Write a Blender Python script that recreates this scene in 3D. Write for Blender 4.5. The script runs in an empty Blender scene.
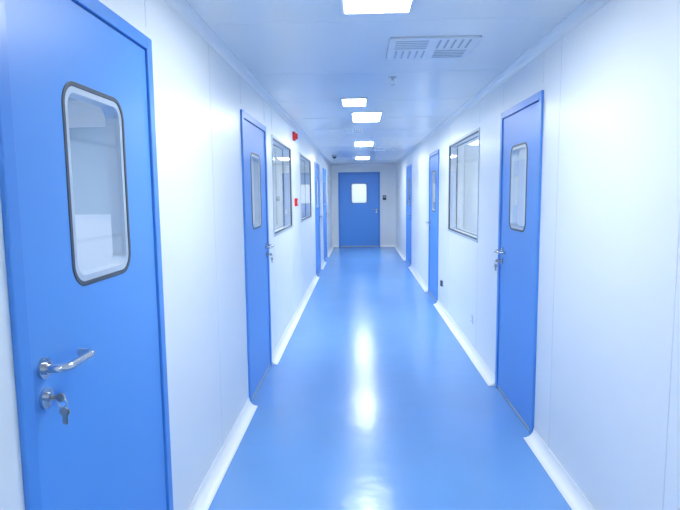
import bpy, bmesh, math
from mathutils import Vector, Matrix
scene=bpy.context.scene
XL,XR,H,YF,YB=-0.831,1.106,2.444,16.27,-3.2
T=0.10
# ------------------------------------------------------------ materials
def mat(name,col,rough=.5,metal=0,noise=0,nscale=8,bump=0,bscale=40,coat=0,emit=0,ecol=None,spec=.5):
    m=bpy.data.materials.new(name); m.use_nodes=True
    nt=m.node_tree; b=nt.nodes['Principled BSDF']
    b.inputs['Roughness'].default_value=rough; b.inputs['Metallic'].default_value=metal
    b.inputs['Specular IOR Level'].default_value=spec
    b.inputs['Coat Weight'].default_value=coat; b.inputs['Coat Roughness'].default_value=.15
    tc=nt.nodes.new('ShaderNodeTexCoord')
    n=nt.nodes.new('ShaderNodeTexNoise'); n.inputs['Scale'].default_value=nscale; n.inputs['Detail'].default_value=3
    nt.links.new(tc.outputs['Object'],n.inputs['Vector'])
    r=nt.nodes.new('ShaderNodeValToRGB')
    r.color_ramp.elements[0].position=.3; r.color_ramp.elements[1].position=.7
    r.color_ramp.elements[0].color=(*[c*(1-noise) for c in col],1); r.color_ramp.elements[1].color=(*col,1)
    nt.links.new(n.outputs['Fac'],r.inputs['Fac']); nt.links.new(r.outputs['Color'],b.inputs['Base Color'])
    if bump:
        n2=nt.nodes.new('ShaderNodeTexNoise'); n2.inputs['Scale'].default_value=bscale; n2.inputs['Detail'].default_value=3
        nt.links.new(tc.outputs['Object'],n2.inputs['Vector'])
        bp=nt.nodes.new('ShaderNodeBump'); bp.inputs['Strength'].default_value=bump; bp.inputs['Distance'].default_value=.01
        nt.links.new(n2.outputs['Fac'],bp.inputs['Height']); nt.links.new(bp.outputs['Normal'],b.inputs['Normal'])
    if emit:
        b.inputs['Emission Color'].default_value=(*(ecol or col),1); b.inputs['Emission Strength'].default_value=emit
    return m
M={}
M['wall']=mat('white_panel_wall',(.895,.918,.935),.33,noise=.012,nscale=2,bump=.02,bscale=3)
M['seam']=mat('panel_seam',(.72,.77,.83),.5)
M['ceil']=mat('ceiling_panel',(.85,.875,.90),.24,noise=.02,nscale=1.5,bump=.02,bscale=2)
M['trim']=mat('white_aluminium_cove',(.93,.94,.95),.3)
M['floor']=mat('blue_epoxy_floor',(.165,.385,.80),.21,noise=.08,nscale=1.2,bump=.30,bscale=7,coat=0,spec=.42)
M['blue']=mat('blue_door_paint',(.105,.34,.84),.38,noise=.02,nscale=3)
M['blued']=mat('blue_frame_paint',(.085,.30,.79),.33)
M['gap']=mat('dark_gap_seal',(.02,.05,.12),.7)
M['black']=mat('black_rubber_seal',(.06,.08,.11),.4)
M['steel']=mat('brushed_steel',(.62,.63,.65),.22,metal=1)
M['alu']=mat('window_aluminium',(.55,.62,.70),.35,metal=.3)
M['grey']=mat('grey_strip',(.45,.50,.56),.45)
M['pale']=mat('pale_panel',(.50,.62,.72),.3)
M['red']=mat('red_plastic',(.75,.02,.03),.35)
M['white']=mat('white_plastic',(.85,.88,.92),.4)
M['vent']=mat('vent_slot',(.50,.55,.62),.6)
M['lamp']=mat('led_panel_glow',(1,1,1),.5,emit=43,ecol=(.95,1,.985))
M['vent_glow']=mat('translucent_vent_glow',(1,1,1),.5,emit=12,ecol=(.95,1,.985))  # translucent vent, not a lamp: its brightness is added as emission
M['lamp2']=mat('led_room_glow',(1,1,1),.5,emit=13,ecol=(.97,1,.99))
M['tag']=mat('key_brass',(.55,.5,.42),.3,metal=1)
def glassmat():
    m=bpy.data.materials.new('thin_glass'); m.use_nodes=True; nt=m.node_tree
    for n in list(nt.nodes): nt.nodes.remove(n)
    N=nt.nodes.new; K=nt.links.new
    o=N('ShaderNodeOutputMaterial'); mx=N('ShaderNodeMixShader')
    t=N('ShaderNodeBsdfTransparent'); g=N('ShaderNodeBsdfGlossy')
    t.inputs[0].default_value=(.93,.965,.985,1); g.inputs['Roughness'].default_value=.02
    ge=N('ShaderNodeNewGeometry'); d=N('ShaderNodeVectorMath'); d.operation='DOT_PRODUCT'
    K(ge.outputs['Incoming'],d.inputs[0]); K(ge.outputs['Normal'],d.inputs[1])
    def mth(op,a,b=None):
        n=N('ShaderNodeMath'); n.operation=op
        for i,v in enumerate((a,b)):
            if v is None: continue
            if isinstance(v,(int,float)): n.inputs[i].default_value=v
            else: K(v,n.inputs[i])
        return n.outputs[0]
    c=mth('ABSOLUTE',d.outputs['Value']); s=mth('POWER',mth('SUBTRACT',1,c),5)
    K(mth('ADD',mth('MULTIPLY',s,.9),.06),mx.inputs[0])
    K(t.outputs[0],mx.inputs[1]); K(g.outputs[0],mx.inputs[2]); K(mx.outputs[0],o.inputs[0]); return m
M['glass']=glassmat()
# ------------------------------------------------------------ mesh helpers
def new(name,bm,m,parent=None,smooth=False,loc=(0,0,0),rz=0,bevel=0):
    bmesh.ops.recalc_face_normals(bm,faces=bm.faces)
    me=bpy.data.meshes.new(name); bm.to_mesh(me); bm.free()
    ms=m if isinstance(m,(list,tuple)) else [m]
    for k in ms: me.materials.append(M[k])
    ob=bpy.data.objects.new(name,me); scene.collection.objects.link(ob)
    ob.location=loc; ob.rotation_euler=(0,0,rz)
    if parent: ob.parent=parent
    if smooth:
        for p in me.polygons: p.use_smooth=True
        md=ob.modifiers.new('es','EDGE_SPLIT'); md.split_angle=math.radians(40)
    if bevel:
        md=ob.modifiers.new('bv','BEVEL'); md.width=bevel; md.segments=2; md.limit_method='ANGLE'
    return ob
def empty(name,loc,rz=0):
    e=bpy.data.objects.new(name,None); scene.collection.objects.link(e); e.empty_display_size=.2
    e.location=loc; e.rotation_euler=(0,0,rz); return e
def box(bm,a,b,mi=0):
    x0,x1=sorted((a[0],b[0]));y0,y1=sorted((a[1],b[1]));z0,z1=sorted((a[2],b[2]))
    v=[bm.verts.new(p) for p in [(x0,y0,z0),(x1,y0,z0),(x1,y1,z0),(x0,y1,z0),(x0,y0,z1),(x1,y0,z1),(x1,y1,z1),(x0,y1,z1)]]
    for f in [(0,3,2,1),(4,5,6,7),(0,1,5,4),(1,2,6,5),(2,3,7,6),(3,0,4,7)]:
        bm.faces.new([v[i] for i in f]).material_index=mi
def boxes(lst):
    bm=bmesh.new()
    for l in lst: box(bm,*l)
    return bm
def rr(u0,u1,v0,v1,r,k=8):
    pts=[]
    for cu,cv,a0 in [(u1-r,v1-r,0),(u0+r,v1-r,90),(u0+r,v0+r,180),(u1-r,v0+r,270)]:
        for i in range(k+1):
            a=math.radians(a0+90*i/k); pts.append((cu+r*math.cos(a),cv+r*math.sin(a)))
    return pts
def rect_for(u0,u1,v0,v1,k=8):
    return [p for p in [(u1,v1),(u0,v1),(u0,v0),(u1,v0)] for _ in range(k+1)]
def ring(bm,outer,inner,w0,w1,mi=0):
    n=len(outer)
    L=[[bm.verts.new((p[0],w,p[1])) for p in lp] for lp,w in [(outer,w0),(inner,w0),(outer,w1),(inner,w1)]]
    def q(a,b):
        for i in range(n):
            j=(i+1)%n
            f=bm.faces.new((a[i],a[j],b[j],b[i])); f.material_index=mi
    q(L[0],L[1]);q(L[2],L[3]);q(L[0],L[2]);q(L[1],L[3])
def clean(bm):
    bmesh.ops.remove_doubles(bm,verts=bm.verts,dist=1e-5); bmesh.ops.dissolve_degenerate(bm,edges=bm.edges,dist=1e-6)
def cyl(bm,c,axis,r,l,seg=24,r2=None):
    q=Vector(axis).normalized().to_track_quat('Z','Y').to_matrix().to_4x4()
    mt=Matrix.Translation(Vector(c)+Vector(axis).normalized()*l/2)@q
    bmesh.ops.create_cone(bm,cap_ends=True,segments=seg,radius1=r,radius2=r if r2 is None else r2,depth=l,matrix=mt)
def tube(bm,pts,r,seg=14):
    pts=[Vector(p) for p in pts]; rings=[]
    up=Vector((0,0,1))
    for i,p in enumerate(pts):
        t=(pts[min(i+1,len(pts)-1)]-pts[max(i-1,0)]).normalized()
        a=t.cross(up)
        if a.length<.05: a=t.cross(Vector((1,0,0)))
        a.normalize(); b=a.cross(t)
        rings.append([bm.verts.new(p+r*(math.cos(2*math.pi*k/seg)*a+math.sin(2*math.pi*k/seg)*b)) for k in range(seg)])
    for i in range(len(rings)-1):
        for k in range(seg):
            bm.faces.new((rings[i][k],rings[i][(k+1)%seg],rings[i+1][(k+1)%seg],rings[i+1][k]))
    bm.faces.new(rings[0]); bm.faces.new(rings[-1])
def fillet(pts,r,k=6):
    pts=[Vector(p) for p in pts]; out=[pts[0]]
    for i in range(1,len(pts)-1):
        a=(pts[i-1]-pts[i]).normalized(); b=(pts[i+1]-pts[i]).normalized()
        A=pts[i]+a*r; B=pts[i]+b*r
        for j in range(k+1):
            t=j/k; out.append(A*(1-t)**2+pts[i]*2*t*(1-t)+B*t*t)
    out.append(pts[-1]); return out
# wall frame: local x=u along wall, y=w out of wall into corridor, z up
RZ={'L':-math.pi/2,'R':math.pi/2,'F':math.pi}
def base(side,pos):
    return {'L':(XL,pos,0),'R':(XR,pos,0),'F':(pos,YF,0)}[side]
# ------------------------------------------------------------ openings
LD=[(1.24,2.21,2.18),(3.88,4.88,2.165),(10.25,11.35,2.18),(12.55,13.65,2.18)]
LW=[(5.25,6.70,1.16,2.14),(7.72,9.42,1.17,2.16)]
RD=[(3.37,4.32,2.17),(7.64,8.62,2.17),(11.6,12.75,2.19)]
RW=[(5.10,6.80,1.10,2.16)]
def side_wall(name,X,sgn,doors,wins):
    ops=sorted([(a,b,0,t) for a,b,t in doors]+[(a,b,lo,hi) for a,b,lo,hi in wins])
    x0,x1=X,X+sgn*T; bm=bmesh.new(); y=YB
    def seam(yy,z0,z1): box(bm,(X-sgn*.0012,yy-.002,z0),(X+sgn*.01,yy+.002,z1),1)
    k=YB+.4; seams=[]
    while k<YF: seams.append(k); k+=1.18
    for a,b,lo,hi in ops+[(YF,YF,0,0)]:
        box(bm,(x0,y,0),(x1,a,H))
        for s in seams:
            if y+.15<s<a-.15: seam(s,.05,H-.04)
        if b>a:
            box(bm,(x0,a,hi),(x1,b,H))
            if lo>0: box(bm,(x0,a,0),(x1,b,lo))
            seam(a+.02,hi+.04,H-.04); seam(b-.02,hi+.04,H-.04)
            if lo>0: seam(a+.02,.05,lo-.04); seam(b-.02,.05,lo-.04)
        y=b
    new(name,bm,['wall','seam'])
side_wall('wall_left',XL,-1,LD,LW); side_wall('wall_right',XR,1,RD,RW)
FD=(-.62,.62,2.22)
new('wall_far',boxes([((XL-T,YF,0),(FD[0],YF+T,H)),((FD[1],YF,0),(XR+T,YF+T,H)),((FD[0],YF,FD[2]),(FD[1],YF+T,H))]),'wall')
new('wall_back',boxes([((XL-T,YB-T,0),(XR+T,YB,H))]),'wall')
RLX,RRX=-3.6,3.9
new('floor',boxes([((RLX-.1,YB-.1,-.1),(RRX+.1,YF+2.6,0))]),'floor')
# ceiling with seams
bm=boxes([((RLX-.1,YB-.1,H),(RRX+.1,YF+2.6,H+.1))])
k=YB+.2
while k<YF: box(bm,(XL+.04,k-.002,H-.001),(XR-.04,k+.002,H+.01),1); k+=1.18
new('ceiling',bm,['ceil','seam'])
# ------------------------------------------------------------ coves
def cove(bm,P,Q,n,up,r):
    # concave quarter profile between wall and floor/ceiling
    P,Q,n,up=map(Vector,(P,Q,n,up)); prof=[(0,0),(0,r),(.004,r)]
    for i in range(9):
        a=math.pi/2*i/8; prof.append((r-(r-.004)*math.cos(a), r-(r-.004)*math.sin(a)))
    prof+= [(r,.004),(r,0)]
    A=[bm.verts.new(P+n*a+up*b) for a,b in prof]; B=[bm.verts.new(Q+n*a+up*b) for a,b in prof]
    for i in range(len(prof)):
        j=(i+1)%len(prof); bm.faces.new((A[i],A[j],B[j],B[i]))
    bm.faces.new(A); bm.faces.new(B)
def segs(doors,y0,y1):
    out=[];y=y0
    for a,b,_ in doors: out.append((y,a)); y=b
    out.append((y,y1)); return out
for nm,X,s,D in [('baseboard_left',XL,1,LD),('baseboard_right',XR,-1,RD)]:
    bm=bmesh.new()
    for a,b in segs(D,YB+.01,YF-.001): cove(bm,(X,a,0),(X,b,0),(s,0,0),(0,0,1),.065)
    new(nm,bm,'trim',smooth=True)
bm=bmesh.new()
cove(bm,(XL+.065,YF,0),(FD[0],YF,0),(0,-1,0),(0,0,1),.065); cove(bm,(FD[1],YF,0),(XR-.065,YF,0),(0,-1,0),(0,0,1),.065)
new('baseboard_far',bm,'trim',smooth=True)
for i,(X,s) in enumerate([(XL,1),(XR,-1)]):
    bm=bmesh.new(); cove(bm,(X,YB,H),(X,YF,H),(s,0,0),(0,0,-1),.05); new('trim_%d'%(i+1),bm,'trim',smooth=True)
bm=bmesh.new(); cove(bm,(XL,YF,H),(XR,YF,H),(0,-1,0),(0,0,-1),.05); new('trim_3',bm,'trim',smooth=True)
for i,(X,s) in enumerate([(XL,1),(XR,-1)]):
    bm=bmesh.new(); cove(bm,(X,YF,.065),(X,YF,H-.05),(s,0,0),(0,-1,0),.05); new('trim_%d'%(i+4),bm,'trim',smooth=True)
# ------------------------------------------------------------ doors
def handle(par,s,uh,keys,wf):
    # s: direction of the lever (towards the hinges)
    bm=bmesh.new()
    zc=1.118
    cyl(bm,(uh,wf,zc),(0,1,0),.028,.009,32)
    path=fillet([(uh,wf,zc),(uh,wf+.062,zc),(uh+s*.15,wf+.062,zc),(uh+s*.15,wf+.018,zc)],.028)
    tube(bm,path,.0112)
    cyl(bm,(uh,wf+.005,zc),(0,1,0),.016,.012,24)
    new('lever_handle',bm,'steel',par,True)
    bm=bmesh.new(); zk=1.038
    cyl(bm,(uh,wf,zk),(0,1,0),.028,.008,32); cyl(bm,(uh,wf+.006,zk+.004),(0,1,0),.0115,.012,20)
    box(bm,(uh-.005,wf,zk-.022),(uh+.005,wf+.014,zk))
    new('lock_cylinder',bm,'steel',par,True)
    if keys:
        bm=bmesh.new()
        box(bm,(uh-.0015,wf+.016,zk-.003),(uh+.0015,wf+.034,zk+.008))
        cyl(bm,(uh-.002,wf+.042,zk+.002),(1,0,0),.012,.004,18)
        pr=[(uh+.0,wf+.046+.012*math.cos(t),zk-.012+.013*math.sin(t)) for t in [i*math.pi/8 for i in range(17)]]
        tube(bm,pr,.0014,6)
        for du,zz in [(.004,-.034),(-.006,-.040)]:
            cyl(bm,(uh+du-.001,wf+.05,zk+zz),(1,0,0),.011,.003,16)
            box(bm,(uh+du-.001,wf+.046,zk+zz-.034),(uh+du+.001,wf+.054,zk+zz-.006))
        new('keys',bm,'tag',par,True)
def door(n,side,a,b,top,lock,keys,win=None,win_w=.40):
    # lock: +1/-1 local u direction of the lock edge
    par=empty('door_%d'%n,base(side,(a+b)/2),RZ[side]); W=(b-a)/2
    fw=.05; e=.0015
    bm=bmesh.new()
    for u0,u1,v0,v1 in [(-W+e,-W+fw,0.001,top-e),(W-fw,W-e,0.001,top-e),(-W+fw,W-fw,top-fw,top-e)]:
        box(bm,(u0,-.085,v0),(u1,.014,v1))
    # rebate stop
    for u0,u1,v0,v1 in [(-W+fw,-W+fw+.012,0.001,top-fw),(W-fw-.012,W-fw,0.001,top-fw),(-W+fw,W-fw,top-fw-.012,top-fw)]:
        box(bm,(u0,-.085,v0),(u1,-.05,v1))
    new('frame',bm,'blued',par,bevel=.003)
    lw=W-fw-.004; lt=top-fw-.005; w0,w1=-.045,.004
    bm=bmesh.new()
    for u0,u1,v0,v1 in [(-W+fw,-lw,0.001,lt),(lw,W-fw,0.001,lt),(-W+fw,W-fw,lt,top-fw)]: box(bm,(u0,-.045,v0),(u1,-.012,v1))
    new('gap_seal',bm,'gap',par)
    cu=0; hw=win_w/2; z0,z1=1.295,1.895
    inner=rr(cu-hw+.010,cu+hw-.010,z0+.010,z1-.010,.062)
    bm=bmesh.new(); ring(bm,rect_for(-lw,lw,.012,lt),inner,w0,w1); clean(bm); new('leaf',bm,'blue',par)
    bm=bmesh.new(); ring(bm,rr(cu-hw,cu+hw,z0,z1,.072),rr(cu-hw+.014,cu+hw-.014,z0+.014,z1-.014,.058),w0-.004,w1+.003)
    clean(bm); new('window_seal',bm,'black',par,bevel=.002)
    bm=bmesh.new(); ring(bm,rr(cu-hw+.014,cu+hw-.014,z0+.014,z1-.014,.058),rr(cu-hw+.032,cu+hw-.032,z0+.032,z1-.032,.042),w0,w1)
    clean(bm); new('window_bead',bm,'alu',par)
    bm=bmesh.new(); f=bm.faces.new([bm.verts.new((p[0],-.004,p[1])) for p in rr(cu-hw+.031,cu+hw-.031,z0+.031,z1-.031,.043)])
    new('glass_pane',bm,'glass',par)
    bm=boxes([((-lw,w1,.012),(lw,w1+.003,.03)),((-lw,-.04,0.001),(lw,-.0,.012))]); new('bottom_seal',bm,'grey',par)
    handle(par,-lock,lock*(lw-.055),keys,w1)
    return par
door(1,'L',*LD[0],+1,True); door(2,'L',*LD[1],-1,True); door(3,'L',*LD[2],-1,False); door(4,'L',*LD[3],-1,False)
door(5,'R',*RD[0],+1,True); door(6,'R',*RD[1],+1,False); door(7,'R',*RD[2],-1,False)
door(8,'F',*FD,-1,False,win_w=.48)
# ------------------------------------------------------------ windows
def window(n,side,a,b,lo,hi):
    par=empty('window_%d'%n,base(side,(a+b)/2),RZ[side]); W=(b-a)/2
    k=3; e=.001
    def fr(o0,o1,r,w0,w1,m,nm,bev=0):
        bm=bmesh.new(); ring(bm,rr(-W+o0,W-o0,lo+o0,hi-o0,.004,k),rr(-W+o1,W-o1,lo+o1,hi-o1,r,k),w0,w1); clean(bm); new(nm,bm,m,par,bevel=bev)
    fr(e,.022,.004,-.099,.008,'alu','frame',.002)
    fr(.022,.036,.004,-.012,.002,'black','seal')
    fr(.022,.034,.004,-.099,-.088,'black','seal_inner')
    fr(.022,.026,.004,-.088,-.012,'white','reveal')
    for w,nm in [(-.006,'glass_pane'),(-.094,'glass_pane_inner')]:
        bm=bmesh.new(); bm.faces.new([bm.verts.new(p) for p in [(-W+.03,w,lo+.03),(W-.03,w,lo+.03),(W-.03,w,hi-.03),(-W+.03,w,hi-.03)]])
        new(nm,bm,'glass',par)
window(1,'L',*LW[0]); window(2,'L',*LW[1]); window(3,'R',*RW[0])
# ------------------------------------------------------------ side rooms
def room(side,Xw,Xo,cuts):
    s=1 if Xo>Xw else -1
    new('wall_%s_rooms_outer'%side,boxes([((Xo,YB,0),(Xo+s*.1,YF,H))]),'wall')
    for i,c in enumerate(cuts):
        bm=boxes([((Xw,c,0),(Xo,c+.06,H))])
        new('wall_%s_rooms_partition_%d'%(side,i+1),bm,'wall')
    lst=list(cuts)+[YF]
    for a,b in zip(lst[:-1],lst[1:]):
        cx=(Xw+Xo)/2; cy=(a+b)/2; ln=min(1.6,(b-a)*.5)
        new('room_ceiling_light',boxes([((cx-.45,cy-ln/2,H-.02),(cx+.45,cy+ln/2,H-.0005))]),'lamp2')
room('left',XL-T,RLX,[-.6,5.03,7.2,9.85,11.9]); room('right',XR+T,RRX,[-.6,4.75,7.2,10.0])
new('wall_end_room',boxes([((XL-1,YF+2.4,0),(XR+1,YF+2.5,H)),((XL-1,YF+T,0),(XL-.9,YF+2.4,H)),((XR+.9,YF+T,0),(XR+1,YF+2.4,H))]),'wall')
new('room_ceiling_light',boxes([((-.4,YF+.8,H-.02),(.6,YF+1.6,H-.0005))]),'lamp2')
# interior window seen through door 1
def inner_win(x0,x1,y,z0,z1):
    bm=bmesh.new(); k=3
    o=rr(x0,x1,z0,z1,.03,k); i=rr(x0+.05,x1-.05,z0+.05,z1-.05,.02,k); ring(bm,o,i,0,-.03); clean(bm)
    ob=new('interior_window_frame',bm,'white',loc=(0,y,0))
    bm=boxes([((x0+.04,-.006,z0+.04),(x1-.04,-.001,z1-.04))]); new('pane',bm,'pale',ob)
inner_win(-2.75,-2.0,5.03,1.35,2.25)
# ------------------------------------------------------------ ceiling fittings
def lamp(x0,x1,y0,y1,m='lamp'):
    par=empty('ceiling_light',((x0+x1)/2,(y0+y1)/2,H)); a=(x1-x0)/2;b=(y1-y0)/2
    bm=bmesh.new()
    for c in [((-a,-b,-.012),(-a+.012,b,0)),((a-.012,-b,-.012),(a,b,0)),((-a+.012,-b,-.012),(a-.012,-b+.012,0)),((-a+.012,b-.012,-.012),(a-.012,b,0))]: box(bm,*c)
    new('frame',bm,'white',par)
    new('led_panel',boxes([((-a+.012,-b+.012,-.009),(a-.012,b-.012,-.001))]),m,par)
for y0,y1 in [(-2.2,-1.3),(2.12,2.76),(6.0,6.72),(9.3,10.1),(12.9,13.8)]: lamp(-.075,.255,y0,y1)
lamp(-.16,.08,5.12,5.55,'vent_glow')  # translucent ceiling vent, built like a light panel with an added glow
def diffuser(cx,cy,a,b,n):
    par=empty('ceiling_air_diffuser',(cx,cy,H))
    new('face_plate',boxes([((-a,-b,-.010),(a,b,0))]),'white',par,bevel=.004)
    bm=bmesh.new()
    for qx in (-1,1):
        for qy in (-1,1):
            for i in range(n):
                t=(i+.8)/(n+.6)
                if qx*qy>0: box(bm,(qx*a*.12,qy*b*t*.92-.006,-.0125),(qx*a*.85,qy*b*t*.92+.006,-.0095))
                else: box(bm,(qx*a*t*.92-.006,qy*b*.12,-.0125),(qx*a*t*.92+.006,qy*b*.85,-.0095))
    new('slots',bm,'vent',par)
diffuser(.44,3.45,.26,.24,5); diffuser(-.08,7.7,.14,.26,4); diffuser(.5,10.9,.2,.25,4)
def sprinkler(x,y):
    bm=bmesh.new()
    cyl(bm,(0,0,0),(0,0,-1),.032,.006,24); cyl(bm,(0,0,-.006),(0,0,-1),.011,.02,16)
    for s in (-1,1): tube(bm,fillet([(s*.008,0,-.024),(s*.017,0,-.038),(s*.004,0,-.056)],.006),.0025,8)
    cyl(bm,(0,0,-.056),(0,0,-1),.018,.003,20)
    new('fire_sprinkler',bm,'steel',smooth=True,loc=(x,y,H))
for x,y in [(.26,4.26),(.2,8.6),(-.1,12.0)]: sprinkler(x,y)
par=empty('dome_security_camera',(-.55,12.4,H))
bm=bmesh.new(); cyl(bm,(0,0,0),(0,0,-1),.065,.03,28); new('base',bm,'white',par,True)
bm=bmesh.new(); bmesh.ops.create_uvsphere(bm,u_segments=24,v_segments=12,radius=.05,matrix=Matrix.Translation((0,0,-.03))); new('dome',bm,'black',par,True)
par=empty('smoke_detector',(-.1,13.2,H))
bm=bmesh.new(); cyl(bm,(0,0,0),(0,0,-1),.055,.018,28); cyl(bm,(0,0,-.018),(0,0,-1),.048,.022,28,.03); new('body',bm,'white',par,True)
# ------------------------------------------------------------ wall fittings
par=empty('fire_alarm_sounder',(XL,6.98,2.30),RZ['L'])
new('back_box',boxes([((-.055,0,-.055),(.055,.03,.055))]),'red',par,bevel=.006)
bm=bmesh.new(); cyl(bm,(0,.03,0),(0,1,0),.042,.03,28,.034); new('strobe',bm,'red',par,True)
par=empty('fire_alarm_call_point',(XL,7.05,1.47),RZ['L'])
new('body',boxes([((-.05,0,-.05),(.05,.035,.05))]),'red',par,bevel=.006)
new('push_plate',boxes([((-.028,.035,-.02),(.028,.038,.028))]),'white',par)
def outlet(nm,y,z,dark):
    par=empty(nm,(XR,y,z),RZ['R'])
    new('plate',boxes([((-.043,0,-.043),(.043,.009,.043))]),'white',par,bevel=.003)
    if dark:
        new('cover',boxes([((-.038,.009,-.038),(.038,.035,.036))]),'black',par,bevel=.004)
    else:
        bm=bmesh.new()
        for u,z0 in [(-.012,.01),(.012,.01),(-.01,-.018),(.01,-.018),(0,-.024)]: box(bm,(u-.002,.009,z0-.006),(u+.002,.0098,z0+.006))
        new('sockets',bm,'black',par)
outlet('power_outlet',5.31,.33,False); outlet('floor_level_socket_box',7.18,.38,True)
par=empty('access_card_reader',(.75,YF,1.46),RZ['F'])
new('housing',boxes([((-.05,0,-.07),(.05,.03,.07))]),'black',par,bevel=.008)
new('screen',boxes([((-.035,.03,.0),(.035,.0315,.05))]),'grey',par)
# ------------------------------------------------------------ world, camera
w=bpy.data.worlds.new('world'); scene.world=w; w.use_nodes=True
w.node_tree.nodes['Background'].inputs[0].default_value=(.8,.88,1,1); w.node_tree.nodes['Background'].inputs[1].default_value=.6
yaw,pitch,roll,f=-.0361,-.1103,-.0106,543.95
F=Vector((math.sin(yaw)*math.cos(pitch),math.cos(yaw)*math.cos(pitch),math.sin(pitch)))
R=F.cross(Vector((0,0,1))).normalized(); U=R.cross(F)
R2=R*math.cos(roll)+U*math.sin(roll); U2=-R*math.sin(roll)+U*math.cos(roll)
cd=bpy.data.cameras.new('camera'); cam=bpy.data.objects.new('camera',cd); scene.collection.objects.link(cam)
cd.sensor_fit='HORIZONTAL'; cd.sensor_width=36; cd.lens=36*f/680; cd.clip_start=.02
mt=Matrix((R2,U2,-F)).transposed().to_4x4(); mt.translation=(0,0,1.56); cam.matrix_world=mt
scene.camera=cam
scene.view_settings.view_transform='Standard'; scene.view_settings.look='None'; scene.view_settings.exposure=0
